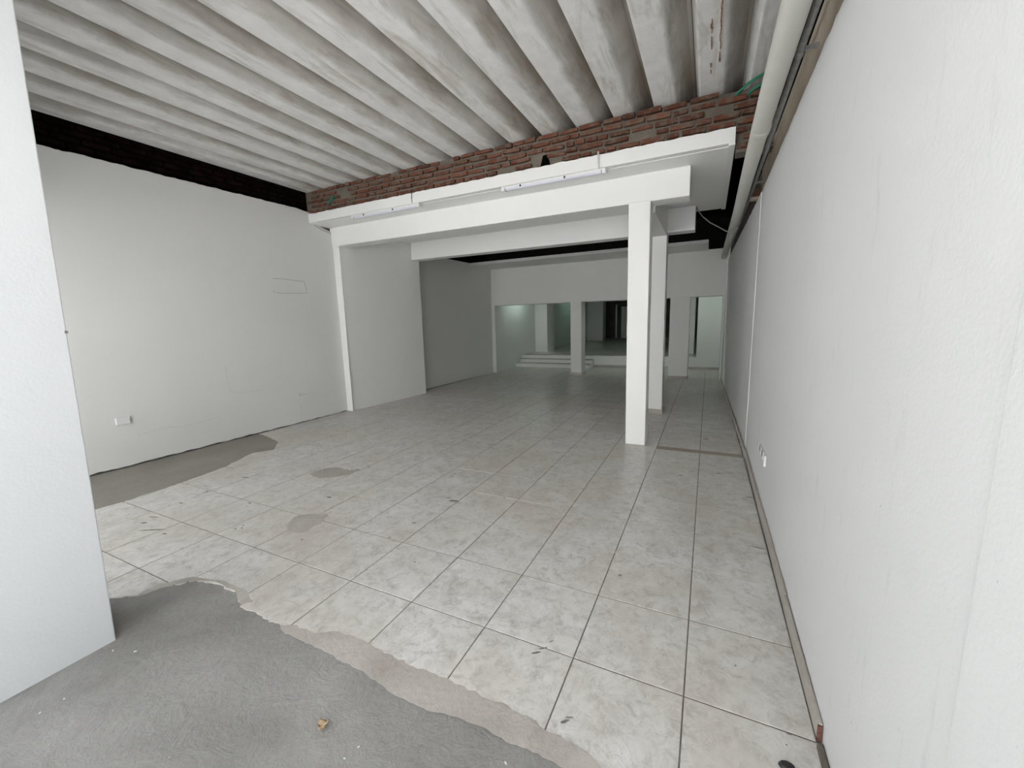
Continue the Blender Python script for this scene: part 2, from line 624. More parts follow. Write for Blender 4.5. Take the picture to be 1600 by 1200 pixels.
# two patches where a tile is broken out
for pts in ([(-3.621, 2.663), (-3.638, 2.792), (-3.523, 2.899), (-3.316, 2.881), (-3.221, 2.938), (-3.232, 2.763), (-3.313, 2.676), (-3.433, 2.61)],
            [(-2.758, 1.759), (-2.854, 1.864), (-2.899, 1.979), (-2.806, 2.053), (-2.689, 2.09), (-2.633, 1.989), (-2.632, 1.915), (-2.615, 1.82)]):
    MB().prism(chain(pts + [pts[0]], 0.02, 0.032)[:-1], lambda u, w, k: (u, w, -0.0004 + 0.0014 * k)).build('cement_patch', M['patch'], floor)


# dark scuffs and drips on the floor
def blot(cx, cy, l, w, ang, name='floor_scuff', mat='stain', z=0.0):
    pts = []
    n = 14
    for k in range(n):
        q = 2 * math.pi * k / n
        r = 1 + random.uniform(-0.35, 0.3)
        u, v = math.cos(q) * l / 2 * r, math.sin(q) * w / 2 * r
        pts.append((cx + u * math.cos(ang) - v * math.sin(ang), cy + u * math.sin(ang) + v * math.cos(ang)))
    MB().prism(pts, lambda u, v, k: (u, v, z - 0.0004 + 0.0012 * k)).build(name, M[mat], floor)


def px_floor(u, v, z=0.0):
    d = ROT @ Vector(((u - 800) / F_PX, -(v - 600) / F_PX, -1))
    t = (z - CAM.z) / d.z
    return CAM + d * t


for u, v, l, w, a in ((238, 828, 0.24, 0.03, 0.5), (225, 817, 0.07, 0.03, 0.3), (240, 808, 0.10, 0.02, 0.3), (257, 834, 0.05, 0.02, 0.2), (283, 786, 0.05, 0.02, 0.2),
                      (323, 768, 0.04, 0.02, 0), (383, 746, 0.12, 0.03, 0.3), (390, 786, 0.05, 0.025, 0.1), (368, 826, 0.03, 0.02, 0), (378, 825, 0.02, 0.02, 0),
                      (380, 821, 0.02, 0.015, 0), (472, 843, 0.03, 0.02, 0), (514, 777, 0.06, 0.03, 0.1), (576, 730, 0.05, 0.02, 0), (710, 783, 0.14, 0.05, 0.2),
                      (700, 778, 0.06, 0.02, 0.5), (648, 817, 0.04, 0.02, 0.4), (788, 778, 0.03, 0.02, 0), (609, 840, 0.03, 0.012, 0.7),
                      (883, 1127, 0.050, 0.014, 0.8), (890, 1121, 0.03, 0.010, 0.4), (838, 1020, 0.05, 0.014, 0.6), (848, 1013, 0.06, 0.012, 0.7), (862, 1002, 0.03, 0.008, 0.9),
                      (1063, 743, 0.05, 0.03, 0.1), (1123, 740, 0.06, 0.02, 0.1), (1103, 686, 0.09, 0.045, 0.2), (969, 899, 0.03, 0.02, 0.2), (648, 878, 0.018, 0.016, 0),
                      (1149, 1040, 0.010, 0.010, 0), (1229, 1164, 0.010, 0.007, 0), (1233, 1147, 0.02, 0.007, 0.2), (1172, 777, 0.10, 0.02, 0.0), (1185, 856, 0.10, 0.014, 0.0)):
    p = px_floor(u, v)
    blot(p.x, p.y, l * 0.8, w * 0.7, a)
# chips of white plaster on the bare concrete
for u, v, l in ((790, 1190, 0.012), (560, 1165, 0.008), (538, 1183, 0.008), (176, 1015, 0.012), (211, 1016, 0.014), (62, 1112, 0.010), (100, 1090, 0.008)):
    p = px_floor(u, v)
    blot(p.x, p.y, l, l * 0.55, random.uniform(0, 3), 'plaster_fleck', 'grey', -0.0055)

# ------------------------------------------------------------------ bricks
brick_meshes = []
for k in range(6):
    rnd = random.Random(k)
    bm = bmesh.new()
    bmesh.ops.create_cube(bm, size=1.0)
    bmesh.ops.subdivide_edges(bm, edges=bm.edges[:], cuts=1, use_grid_fill=True)
    for v in bm.verts:
        c = v.co.copy()
        rr = 1 - 0.10 * ((abs(c.x) > .4) + (abs(c.z) > .4) > 1)
        v.co = Vector((c.x * (1 + rnd.uniform(-0.05, 0.03)), c.y * (1 + rnd.uniform(-0.12, 0.05)), c.z * rr * (1 + rnd.uniform(-0.18, 0.06))))
    me = bpy.data.meshes.new('brick')
    bm.to_mesh(me)
    bm.free()
    me.materials.append(M['brick'])
    brick_meshes.append(me)


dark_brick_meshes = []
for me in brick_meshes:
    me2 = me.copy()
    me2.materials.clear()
    me2.materials.append(M['brick_shaded'])
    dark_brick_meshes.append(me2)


def brick(parent, loc, size, rotz=0.0, roty=0.0, dark=False):
    o = link('brick', random.choice(dark_brick_meshes if dark else brick_meshes), parent, loc)
    o.scale = size
    o.rotation_euler = (0, roty, rotz)
    return o


# ------------------------------------------------------------------ left wall
def left_fn(off0, off1):
    return lambda u, w, k: (XL(u) + (off1 if k else off0), u, w)


top = chain([(4.68, 3.235), (4.45, 3.262), (0.78, 3.258)], 0.025, 0.008)
bot = chain([(0.78, 0.012), (5.06, 0.012)], 0.05, 0.011)
pts = bot + [(5.06, 3.0), (4.68, 3.10)] + top[:-1] + [(0.78, 3.258)]
wl = MB().prism(pts, left_fn(-0.03, 0.0)).build('wall_left', M['wall'])
struct(wl, 'long white plastered side wall with a pencilled rectangle and a broken top edge', 'wall')
MB().hexa([(XL(.3) - .25, .3, -.1), (XL(.3) - .03, .3, -.1), (XL(5.1) - .03, 5.1, -.1), (XL(5.1) - .25, 5.1, -.1),
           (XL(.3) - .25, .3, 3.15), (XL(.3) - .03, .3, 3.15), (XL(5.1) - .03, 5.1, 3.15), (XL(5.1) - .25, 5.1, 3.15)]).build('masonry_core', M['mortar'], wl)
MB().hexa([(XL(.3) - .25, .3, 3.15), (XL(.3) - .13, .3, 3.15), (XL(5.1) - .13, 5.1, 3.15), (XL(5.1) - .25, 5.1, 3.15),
           (XL(.3) - .25, .3, 3.75), (XL(.3) - .13, .3, 3.75), (XL(5.1) - .13, 5.1, 3.75), (XL(5.1) - .25, 5.1, 3.75)]).build('masonry_backing', M['painted_shade'], wl)
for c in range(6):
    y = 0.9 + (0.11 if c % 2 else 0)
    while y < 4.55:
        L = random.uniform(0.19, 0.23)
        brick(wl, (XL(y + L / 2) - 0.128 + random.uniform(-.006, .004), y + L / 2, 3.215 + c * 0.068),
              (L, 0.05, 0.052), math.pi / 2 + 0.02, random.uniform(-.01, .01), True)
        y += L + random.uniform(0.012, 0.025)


def left_line(pts, w, name, mat):
    """thin drawn line on the left wall, pts in (y, z)"""
    mb_ = MB()
    for (a, b) in zip(pts[:-1], pts[1:]):
        a, b = Vector(a), Vector(b)
        t = (b - a).normalized()
        n_ = Vector((-t.y, t.x)) * w / 2
        q = [a - n_, b - n_, b + n_, a + n_]
        mb_.prism([tuple(p) for p in q], left_fn(-0.001, 0.0012))
    return mb_.build(name, M[mat], wl)


left_line([(3.93, 2.19), (4.10, 2.195), (4.29, 2.185), (4.43, 2.183), (4.455, 2.09), (4.46, 2.005), (4.30, 2.0), (4.12, 1.99), (3.99, 1.988), (3.96, 2.0)], 0.0045, 'pencil_mark', 'pencil')
left_line([(3.93, 2.02), (3.935, 1.99)], 0.006, 'pencil_mark', 'pencil')
left_line([(3.15, 1.02), (3.16, 0.72), (3.19, 0.66), (3.30, 0.62), (3.45, 0.62), (3.62, 0.60)], 0.004, 'plaster_crack', 'crack')
left_line([(2.15, 0.33), (2.45, 0.355), (2.60, 0.32), (2.80, 0.33), (3.0, 0.36)], 0.004, 'plaster_crack', 'crack')
left_line([(4.12, 0.36), (4.16, 0.20), (4.13, 0.05)], 0.004, 'plaster_crack', 'crack')
left_line([(4.70, 3.07), (4.85, 3.02), (5.02, 2.99)], 0.008, 'plaster_crack', 'pencil')

# the thicker part of the left wall between the two cross beams
yA, yB = 5.035, 6.93
mb = MB().hexa([(-5.95, yA, -.02), (-5.575, yA, -.02), (-5.42, yB, -.02), (-5.95, yB, -.02),
                (-5.95, yA, 3.10), (-5.535, yA, 3.10), (-5.40, yB, 3.10), (-5.95, yB, 3.10)])
o = mb.build('wall_left_middle', M['frame'], bevel=0.006)
struct(o, 'thicker white wall block on the left between the two cross beams', 'wall')
MB().hexa([(-5.70, yA - .008, 0), (-5.552, yA - .008, 0), (-5.552, yA + .02, 0), (-5.70, yA + .02, 0),
           (-5.69, yA - .008, 2.79), (-5.532, yA - .008, 2.79), (-5.532, yA + .02, 2.79), (-5.69, yA + .02, 2.79)]).build('corner_pilaster', M['frame'], o, bevel=0.006)

o = MB().hexa([(-6.0, 6.9, -.02), (-5.80, 6.9, -.02), (-5.64, 10.45, -.02), (-6.0, 10.45, -.02),
               (-6.0, 6.9, 3.00), (-5.78, 6.9, 3.00), (-5.62, 10.45, 3.00), (-6.0, 10.45, 3.00)]).build('wall_left_rear', M['wall'])
struct(o, 'shaded white left wall beyond the second cross beam', 'wall')
MB().box(-6.0, -5.72, 6.9, 10.5, 3.0, 3.72).build('masonry_backing', M['painted_shade'], o)

# ------------------------------------------------------------------ right wall
top = chain([(4.98, 2.712), (0.3, 2.722)], 0.045, 0.012)
pts = [(0.3, -0.02), (4.98, -0.02)] + top
wr = MB().prism(pts, lambda u, w, k: (0.425 if k else 0.455, u, w)).build('wall_right', M['wall_r'])
struct(wr, 'long white scuffed side wall close to the viewer with a broken plaster top', 'wall')
MB().box(0.447, 0.75, 0.3, 5.35, -0.1, 3.02).build('render_band', M['band'], wr)
MB().box(0.50, 0.75, 0.3, 10.5, 3.0, 3.75).build('masonry_backing', M['painted_shade'], wr)
# entrance jamb, standing a little proud
MB().hexa([(0.412, 0.12, -.03), (0.75, 0.12, -.03), (0.75, 0.885, -.03), (0.418, 0.885, -.03),
           (0.412, 0.12, 3.4), (0.75, 0.12, 3.4), (0.75, 0.885, 3.4), (0.418, 0.885, 3.4)]).build('entrance_jamb', M['wall_r'], wr, bevel=0.004)
# rear part
top = chain([(10.42, 2.66), (5.15, 2.70)], 0.05, 0.012)
pts = [(5.0, -0.02), (10.42, -0.02)] + top + [(5.0, 2.712)]
o = MB().prism(pts, lambda u, w, k: (XR(max(u, 5.0001)) if k else 0.46, u, w)).build('wall_right_rear', M['wall_r'])
struct(o, 'white right side wall beyond the column line, narrowing to the far corner', 'wall')
MB().hexa([(0.445, 5.35, -.1), (.75, 5.35, -.1), (.75, 10.45, -.1), (.36, 10.45, -.1),
           (0.445, 5.35, 3.0), (.75, 5.35, 3.0), (.75, 10.45, 3.0), (.36, 10.45, 3.0)]).build('render_band', M['mortar'], o)
MB().hexa([(0.4175, 4.97, 0), (0.43, 4.97, 0), (0.43, 5.12, 0), (0.416, 5.12, 0),
           (0.4175, 4.97, 2.70), (0.43, 4.97, 2.70), (0.43, 5.12, 2.70), (0.416, 5.12, 2.70)]).build('corner_pilaster', M['wall_r'], o, bevel=0.004)
bs = brick(o, (0.392, 5.34, 2.785), (0.14, 0.12, 0.085), 0.1, 0.1)
MB().box(0.345, 0.44, 5.285, 5.385, 2.715, 2.745).build('mortar_lump', M['band'], o, bevel=0.008)

# skirting tiles along the right wall
bb = empty('baseboard_right', (0.41, 1.55, 0))
struct(bb, 'low beige ceramic skirting tiles along the scuffed right wall', 'baseboard')
y = 1.552
k = 0
while y < 10.3:
    L = 0.33 if k % 3 else 0.41
    xf = min(XR(y), XR(y + L)) - 0.017 + random.uniform(-.0025, .0015)
    hgt = 0.076 + random.uniform(-.004, .004)
    p = MB().hexa([(xf, y, 0.001), (xf + .014, y, 0.001), (XR(y + L) - .003, y + L - .003, 0.001), (XR(y + L) - .017, y + L - .003, 0.001),
                   (xf, y, hgt), (xf + .014, y, hgt), (XR(y + L) - .003, y + L - .003, hgt), (XR(y + L) - .017, y + L - .003, hgt)])
    s = p.build('skirting_tile', M['skirt'], bb, bevel=0.0025)
    s.location = (-0.41, -1.55, 0)
    if k == 0:
        e = MB().box(xf - .001, xf + .012, y - .006, y + .002, 0.004, hgt - .006).build('broken_end', M['clay'], s)
        e['label'] = 'raw red clay end of the broken skirting tile'
    y += L
    k += 1
s = MB().box(0.404, 0.424, 0.9, 1.53, -0.004, 0.018).build('recess_shade', M['mortar'], bb, bevel=.004)  # dark strip painting the recess shadow at the wall foot
s.location = (-0.41, -1.55, 0)

# ------------------------------------------------------------------ ceiling of cement channel sheets
ceil = MB().box(-6.05, 0.80, 0.25, 10.6, 3.72, 3.90).build('ceiling', M['mortar'])
struct(ceil, 'ceiling of stained off-white cement channel sheets running to the brick wall', 'ceiling')
# channel profile: groove top -> flank -> flat soffit -> flank -> groove top
P = 0.398
def arc(p0, p1, p2, r, m=4):
    """rounded corner at p1 with short straight supports"""
    a, b, c = Vector(p0), Vector(p1), Vector(p2)
    u, w = (a - b).normalized(), (c - b).normalized()
    s0, s1 = b + u * r, b + w * r
    out = [tuple(s0 + u * 0.003)]
    for q in range(m + 1):
        t = q / m
        out.append(tuple(s0 * (1 - t) ** 2 + b * 2 * t * (1 - t) + s1 * t * t))
    out.append(tuple(s1 + w * 0.003))
    return out


corner = [(0.0, 0.150), (0.038, 0.0), (0.242, 0.0), (0.372, 0.150), (P, 0.152)]
prof = [corner[0]] + arc(corner[0], corner[1], corner[2], 0.016) + arc(corner[1], corner[2], corner[3], 0.022) + [corner[3], corner[4]]
outer = [(x, z + 0.014) for x, z in reversed(prof)]
nseg = 10
YA, YB = 0.55, 5.4
pv, pf = [], []
loop = prof + outer
n = len(loop)
for s_ in range(nseg + 1):
    for x, z in loop:
        pv.append((x, YA + (YB - YA) * s_ / nseg, z))
for s_ in range(nseg):
    for i in range(n):
        a, b = s_ * n + i, s_ * n + (i + 1) % n
        pf.append((a, b, b + n, a + n))
pf.append(tuple(range(n)))
pf.append(tuple(range(nseg * n, nseg * n + n)))
cm = MB().add(pv, pf).mesh('channel_sheet', M['channel'])
for f in cm.polygons:
    f.use_smooth = len(f.vertices) == 4
try:
    cm.set_sharp_from_angle(angle=math.radians(40))
except Exception:
    pass
for k in range(-1, 15):
    up = random.uniform(-0.006, 0.006) + (0.035 if k >= 11 else 0)
    link('channel_sheet', cm, ceil, (-0.205 - P * k - 0.0 + random.uniform(-.004, .004), 0, 3.512 + up))

for xs, y0, y1, n_ in ((-0.072, 3.45, 4.15, 14), (-0.012, 3.05, 4.05, 22)):
    mb = MB()
    for q in range(n_):
        if random.random() < 0.2:
            continue
        ya = y0 + (y1 - y0) * q / n_
        xx = xs + random.uniform(-.003, .003)
        mb.box(xx - .004, xx + .003, ya, ya + (y1 - y0) / n_ * .9, 3.5035, 3.515)
    mb.build('rust_streak', M['rust'], ceil)

# ------------------------------------------------------------------ brick wall over the slab
wb = MB().hexa([(-5.75, 4.495 + SK(-5.75), 3.13), (0.46, 4.495, 3.07), (0.46, 4.66, 3.07), (-5.75, 4.66 + SK(-5.75), 3.13),
                (-5.75, 4.495 + SK(-5.75), 3.545), (0.46, 4.495, 3.475), (0.46, 4.66, 3.475), (-5.75, 4.66 + SK(-5.75), 3.545)]).build('wall_brick', M['mortar'])
MB().box(0.155, 0.46, 4.50, 4.66, 2.96, 3.08).build('mortar_backing', M['mortar'], wb)
struct(wb, 'band of exposed rough red brickwork between the white slab edge and the ceiling', 'wall')
for c in range(-1, 7):
    x = -5.72 + (0.10 if c % 2 else 0)
    while x < 0.40:
        L = random.choice((random.uniform(0.18, 0.24), random.uniform(0.18, 0.24), random.uniform(0.08, 0.13)))
        if x + L > 0.45:
            L = 0.45 - x
        zc = 3.075 + c * 0.0665 + TZ(x) * 0.9
        if c < 1 and x < 0.15:
            x = 0.16 + 0.05 * (c + 1)
            continue
        if c == 6 and x > 0.0:
            x += L
            continue
        if abs(x + L / 2 + 1.72) < 0.10 and c in (2, 3):
            x += L
            continue
        if random.random() > 0.03 and L > 0.06:
            brick(wb, (x + L / 2, 4.497 + SK(x + L / 2) + random.uniform(-.008, .012), zc + random.uniform(-.004, .004)),
                  (L, 0.05, random.uniform(0.034, 0.050)), -0.031, random.uniform(-.03, .03) + 0.008)
        x += L + random.uniform(0.014, 0.032)
# the gap in the brickwork, filled black to paint the shade inside
MB().prism([(-1.79, 3.15), (-1.65, 3.15), (-1.675, 3.24), (-1.70, 3.305), (-1.745, 3.30), (-1.765, 3.23)], lambda u, w, k: (u, (4.490 if k else 4.56) + SK(u), w)).build('gap_shade_plug', M['black'], wb)

# ------------------------------------------------------------------ white concrete frame
slab_top = chain([(0.145, 3.165), (-5.735, 3.165)], 0.04, 0.010)
slab_pts = [(-5.735, 3.035), (0.145, 3.035)] + slab_top
sl = empty('concrete_slab', (-2.8, 5.7, 3.03))
struct(sl, 'white painted concrete slab edge and soffit above the cross beams', 'slab')
inv = Matrix.Translation((2.8, -5.7, -3.03))


def under(parent, o):
    o.parent = parent
    o.matrix_parent_inverse = Matrix.Translation(-Vector(parent.location))
    return o


under(sl, MB().prism(slab_pts, lambda u, w, k: (u, (4.45 if k else 4.55) + SK(u), w + TZ(u))).build('slab_edge', M['frame']))
under(sl, MB().hexa(skew_beam(-5.73, 0.145, 4.53, 6.95, 3.03, 3.15)).build('soffit', M['frame']))
under(sl, MB().hexa(skew_beam(0.095, 0.147, 4.452, 6.95, 3.016, 3.035)).build('drip_edge', M['frame']))
# crack lines at the right end of the edge
mb = MB()
pp = [(-0.12, 3.052), (-0.08, 3.064), (-0.03, 3.060), (0.02, 3.072), (0.06, 3.068), (0.13, 3.082)]
for a, b in zip(pp[:-1], pp[1:]):
    mb.add([(a[0], 4.4485, a[1]), (b[0], 4.4485, b[1]), (b[0], 4.4485, b[1] + .005), (a[0], 4.4485, a[1] + .005)], [(0, 1, 2, 3)])
under(sl, mb.build('edge_crack', M['crack']))

b1 = MB().hexa(skew_beam(-5.70, -0.235, 4.845, 5.09, 2.735, 3.032)).build('cross_beam', M['frame'], bevel=0.008)
struct(b1, 'nearer white concrete cross beam running from the left wall over the front column', 'beam')
b2 = MB().hexa(skew_beam(-5.42, -0.232, 6.55, 6.78, 2.700, 3.032)).build('cross_beam', M['frame'], bevel=0.008)
struct(b2, 'farther white concrete cross beam behind the first one', 'beam')
b3 = MB().box(-0.835, -0.600, 5.06, 6.58, 2.66, 3.035).build('tie_beam', M['frame'], bevel=0.008)
struct(b3, 'short white concrete beam joining the two slender columns', 'beam')

c1 = MB().hexa([(-0.843, 4.815, 0), (-0.615, 4.815, 0), (-0.615, 5.045, 0), (-0.843, 5.045, 0),
                (-0.856, 4.842, 2.75), (-0.622, 4.842, 2.75), (-0.622, 5.072, 2.75), (-0.856, 5.072, 2.75)]).build('front_column', M['frame'], bevel=0.008)
struct(c1, 'brightly lit slender white square column under the nearer beam', 'column')
c2 = MB().box(-0.815, -0.598, 6.52, 6.76, 0, 2.72).build('slender_column', M['frame'], bevel=0.008)
struct(c2, 'second slender white square column just behind the front one, with tile skirting', 'column')


def collar(parent, x0, x1, y0, y1):
    t = 0.012
    zt = 0.078
    for bx in ((x0 - t, x1 + t, y0 - t, y0), (x0 - t, x1 + t, y1, y1 + t), (x0 - t, x0, y0, y1), (x1, x1 + t, y0, y1)):
        MB().box(*bx, 0.001, zt).build('skirting_tile', M['skirt'], parent, bevel=0.002)


collar(c2, -0.815, -0.598, 6.52, 6.76)

# ------------------------------------------------------------------ far wall with three openings
FY0, FY1 = 10.40, 10.85
wf = MB().box(-5.70, 0.40, FY0, FY1, 1.93, 2.95).build('wall_far', M['grey'])
struct(wf, 'far white wall above three low openings', 'wall')
MB().box(-5.70, -5.53, FY0, FY1, 0, 1.935).build('opening_jamb', M['grey'], wf, bevel=.006)
MB().box(0.27, 0.40, FY0, FY1, 0, 1.935).build('opening_jamb', M['grey'], wf, bevel=.006)
MB().box(-5.95, 0.8, FY1 - .1, FY1, 2.9, 3.75).build('masonry_backing', M['painted_shade'], wf)
fs = MB().hexa([(-5.66, 9.35, 2.93), (-0.07, 9.35, 2.93), (-0.07, 10.42, 2.93), (-5.66, 10.42, 2.93),
                (-5.66, 9.35, 3.0), (-0.07, 9.35, 3.0), (-0.07, 10.42, 3.0), (-5.66, 10.42, 3.0)]).build('rear_slab', M['grey'], bevel=.008)
struct(fs, 'shaded white slab projecting over the far wall below the black roof space', 'slab')
cA = MB().box(-3.285, -2.99, FY0 + .01, FY1 - .08, 0, 1.935).build('far_column', M['grey'], bevel=.006)
struct(cA, 'white column between the left and middle openings of the far wall', 'column')
collar(cA, -3.285, -2.99, FY0 + .01, FY1 - .08)
cB = MB().box(-0.835, -0.405, FY0 - .02, FY1 - .08, 0, 1.935).build('far_column', M['grey'], bevel=.006)
struct(cB, 'wide white column between the middle and right openings of the far wall', 'column')
collar(cB, -0.835, -0.405, FY0 - .02, FY1 - .08)

# roof space over the rear, its lack of light painted near-black
o = MB().box(-6.05, 0.80, 5.5, 10.6, 3.62, 3.70).build('ceiling_rear', M['painted_shade'])
struct(o, 'black unlit roof space behind the white slab', 'ceiling')

# ------------------------------------------------------------------ raised room behind the openings
PZ = 0.345
# corridor floor tiles behind the far wall
cv = MB()
tm = 0
for i in range(-13, 1):
    for j in range(20, 26):
        x, y = X0 + i * TS, Y0 + j * TS
        x0, x1 = max(x + GAP, -5.64), min(x + TS - GAP, 0.34)
        y0, y1 = max(y + GAP, 10.436), min(y + TS - GAP, 12.46)
        if x1 - x0 > 0.05 and y1 - y0 > 0.05:
            cv.box(x0, x1, y0, y1, -0.008, 0.0)
o = cv.build('far_tiles', M['tile'], floor)
o['kind'] = 'stuff'
MB().box(-5.66, 0.40, 10.43, 12.5, -0.012, -0.002).build('grout_bed', M['grout'], floor)

pf_ = MB().box(-5.66, 0.40, 12.43, 23.5, -0.02, PZ).build('platform', M['grey'])
struct(pf_, 'raised rear floor with a low white front wall behind the openings', 'platform')
MB().box(-5.65, 0.38, 12.45, 23.45, PZ, PZ + .006).build('platform_paving', M['tile'], pf_)
MB().box(-3.15, -0.28, 12.415, 12.43, 0.001, 0.07).build('skirting_tile', M['skirt'], pf_)
for k in range(2):
    y0 = 11.93 + 0.25 * k
    z1 = 0.115 * (k + 1)
    st = MB().box(-5.64 + .06 * k, -3.18, y0, 12.43, 0.0 if k == 0 else 0.115, z1).build('step', M['grey'], pf_, bevel=.005)
    MB().box(-5.63 + .06 * k, -3.19, y0 - .012, y0 + .27, z1, z1 + .012).build('tread', M['tread'], st)
MB().box(-5.52, -3.19, 12.418, 12.6, PZ + .004, PZ + .016).build('tread', M['tread'], pf_)

o = MB().box(-5.95, -5.62, 10.80, 23.6, -0.02, 2.6).build('wall_rear_left', M['grey'])
struct(o, 'dim greenish left wall of the raised rear room', 'wall')
MB().box(-5.62, -5.16, 13.62, 14.4, PZ, 2.45).build('wall_pillar', M['grey'], o, bevel=.006)
MB().box(-5.62, -4.80, 20.6, 21.2, PZ, 2.45).build('wall_pillar', M['grey'], o, bevel=.006)
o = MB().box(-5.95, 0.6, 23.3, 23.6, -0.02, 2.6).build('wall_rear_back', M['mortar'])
struct(o, 'dark back wall of the raised rear room', 'wall')
d = MB().box(-4.62, -3.55, 23.20, 23.31, PZ, 2.15).build('door_1', M['door'])
struct(d, 'dark doorway in the back wall of the raised rear room', 'door')
MB().box(-4.70, -4.62, 23.16, 23.31, PZ, 2.22).build('door_frame', M['grey'], d)
MB().box(-4.35, -3.6, 23.17, 23.22, PZ + .02, 2.1).build('door_leaf', M['grey'], d)
MB().box(-4.38, -4.35, 23.15, 23.22, PZ + .02, 2.1).build('door_edge', M['grey'], d)
o = MB().box(-0.275, 0.44, 12.40, 12.55, -0.01, 2.6).build('wall_partition', M['grey'])
struct(o, 'white partition wall seen through the right-hand far opening', 'wall')
MB().box(-0.285, 0.36, 12.388, 12.40, 0.001, 0.075).build('skirting_tile', M['skirt'], o)
o = MB().box(-0.60, -0.37, 13.5, 13.75, PZ, 2.6).build('rear_pillar', M['grey'], bevel=.006)
struct(o, 'narrow white pillar seen left of the partition through the right opening', 'column')
o = MB().box(0.36, 0.6, 10.8, 23.6, -0.02, 2.6).build('wall_rear_right', M['grey'])
struct(o, 'right wall of the raised rear room', 'wall')
o = MB().box(-5.95, 0.6, 10.8, 23.6, 2.42, 2.6).build('ceiling_rear_room', M['grey'])
struct(o, 'low ceiling of the raised rear room behind the lintel', 'ceiling')


def rear_tube(x, y, label, mat='tube_fill'):
    t = empty('fluorescent_lamp', (x, y, 2.42))
    tag(t, label, 'lamp', 'lit tubes of the rear room')
    MB().box(-.05, .05, -.62, .62, -.045, -.001).build('housing', M['plastic'], t, bevel=.004)
    MB().tube([(0, -.58, -.065), (0, .58, -.065)], .016, 10).build('tube', M[mat], t)


rear_tube(-5.05, 12.0, 'lit greenish fluorescent lamp behind the lintel near the steps', 'tube_left')
rear_tube(-0.9, 11.6, 'added unseen fill lamp behind the lintel near the partition wall')  # fill tube added to brighten the partition
rear_tube(-4.9, 17.3, 'lit greenish fluorescent lamp deep in the raised rear room', 'tube_dim')

# ------------------------------------------------------------------ entrance pier and lintel
pr = MB().hexa([(-3.02, 0.20, -.03), (-2.568, 0.20, -.03), (-2.572, 0.742, -.012), (-3.02, 0.742, -.012),
                (-3.02, 0.20, 3.72), (-2.568, 0.20, 3.72), (-2.572, 0.835, 3.72), (-3.02, 0.835, 3.72)]).build('wall_front_pier', M['pier'], bevel=0.005)
struct(pr, 'bright white entrance pier filling the left edge of the view', 'wall')
o = MB().box(-6.1, 0.8, 0.20, 0.50, LINTEL_Z, 3.95).build('wall_front', M['pier'])
MB().box(-5.72, -3.0, 0.22, 0.48, LEFT_LINTEL_Z, LINTEL_Z + .01).build('lower_lintel', M['pier'], o)
MB().box(-6.6, 1.6, -1.5, 0.2, 3.02, 3.15).build('added_canopy', M['frame'], o)  # unseen canopy, added to hold back high sky light
struct(o, 'white front wall above the entrance openings', 'wall')
o2 = MB().box(-6.1, -5.70, 0.20, 0.78, -.03, LINTEL_Z).build('entrance_jamb', M['pier'], o)
MB().box(-2.5735, -2.568, 0.772, 0.782, 1.495, 1.507).build('chipped_spot', M['stain'], pr)


# ------------------------------------------------------------------ batten lamps on the slab edge
def batten(x0, x1, label):
    xm = (x0 + x1) / 2
    zb = 3.034 + TZ(xm)
    t = empty('batten_lamp', (xm, 4.49 + SK(xm), zb))
    t.rotation_euler = (0, 0.0085, -0.031)
    tag(t, label, 'lamp', 'unlit batten lamps on the slab edge')
    L = (x1 - x0) / 2
    MB().box(-L + .02, L - .02, -.036, .036, -.022, -.001).build('housing', M['plastic'], t, bevel=.003)
    prof_ = [(-.034, -.020)] + [(.034 * math.cos(a), -.022 - .026 * math.sin(a)) for a in [math.pi * (1 - q / 8) for q in range(1, 8)]] + [(.034, -.020)]
    MB().prism(prof_, lambda u, w, k: ((-L + .03) if k else (L - .03), u, w)).build('lens', M['lens'], t, smooth=False)
    for s_ in (-1, 1):
        MB().box(s_ * L - .022, s_ * L + .022, -.040, .040, -.052, -.001).build('end_cap', M['plastic'], t, bevel=.006)
    for q in (-.62, .28):
        MB().box(q * L - .008, q * L + .008, -.041, -.034, -.034, -.012).build('clip', M['dark'], t)
    return t


l1 = batten(-4.74, -3.52, 'slim white batten lamp at the left, nearer the plastered side wall')
l2 = batten(-2.24, -1.05, 'slim white batten lamp at the right with a white conduit rising from it')
# supply lines running up the slab edge
o = MB().tube([(-3.60, 4.440 + SK(-3.6), 3.045 + TZ(-3.6)), (-3.603, 4.440 + SK(-3.6), 3.10 + TZ(-3.6)), (-3.598, 4.441 + SK(-3.6), 3.16 + TZ(-3.6))], .006, 8).build('cable', M['cable'], smooth=True)
tag(o, 'short dark cable rising from the left batten lamp', 'cable')
o = MB().tube([(-1.105, 4.438 + SK(-1.1), 3.035), (-1.105, 4.438 + SK(-1.1), 3.20)], .0095, 10).build('conduit', M['plastic'], smooth=True)
tag(o, 'thin white conduit rising from the right batten lamp', 'conduit')

# ------------------------------------------------------------------ drain pipe, conduit, cables along the right wall
pipe = empty('drain_pipe', (0.262, 5.0, 2.73))
tag(pipe, 'thick aged white plastic drain pipe running under the ceiling along the right wall', 'pipe')
path = []
for k in range(24):
    y = 0.55 + (10.05 - 0.55) * k / 23
    path.append((0.262 + 0.003 * math.sin(y * 1.3) - 0.006 * max(0, y - 6), y, 2.735 - 0.001 * (y - 3) ** 2 * 0.2))
under(pipe, MB().tube(path, 0.056, 24).build('pipe_body', M['pvc'], smooth=True))
y = 3.42
under(pipe, MB().tube([(0.262, y - .05, 2.735), (0.262, y - .045, 2.735), (0.262, y + .045, 2.735), (0.262, y + .05, 2.735)], [.0565, .0595, .0595, .0565], 24).build('socket_joint', M['pvc'], smooth=True))

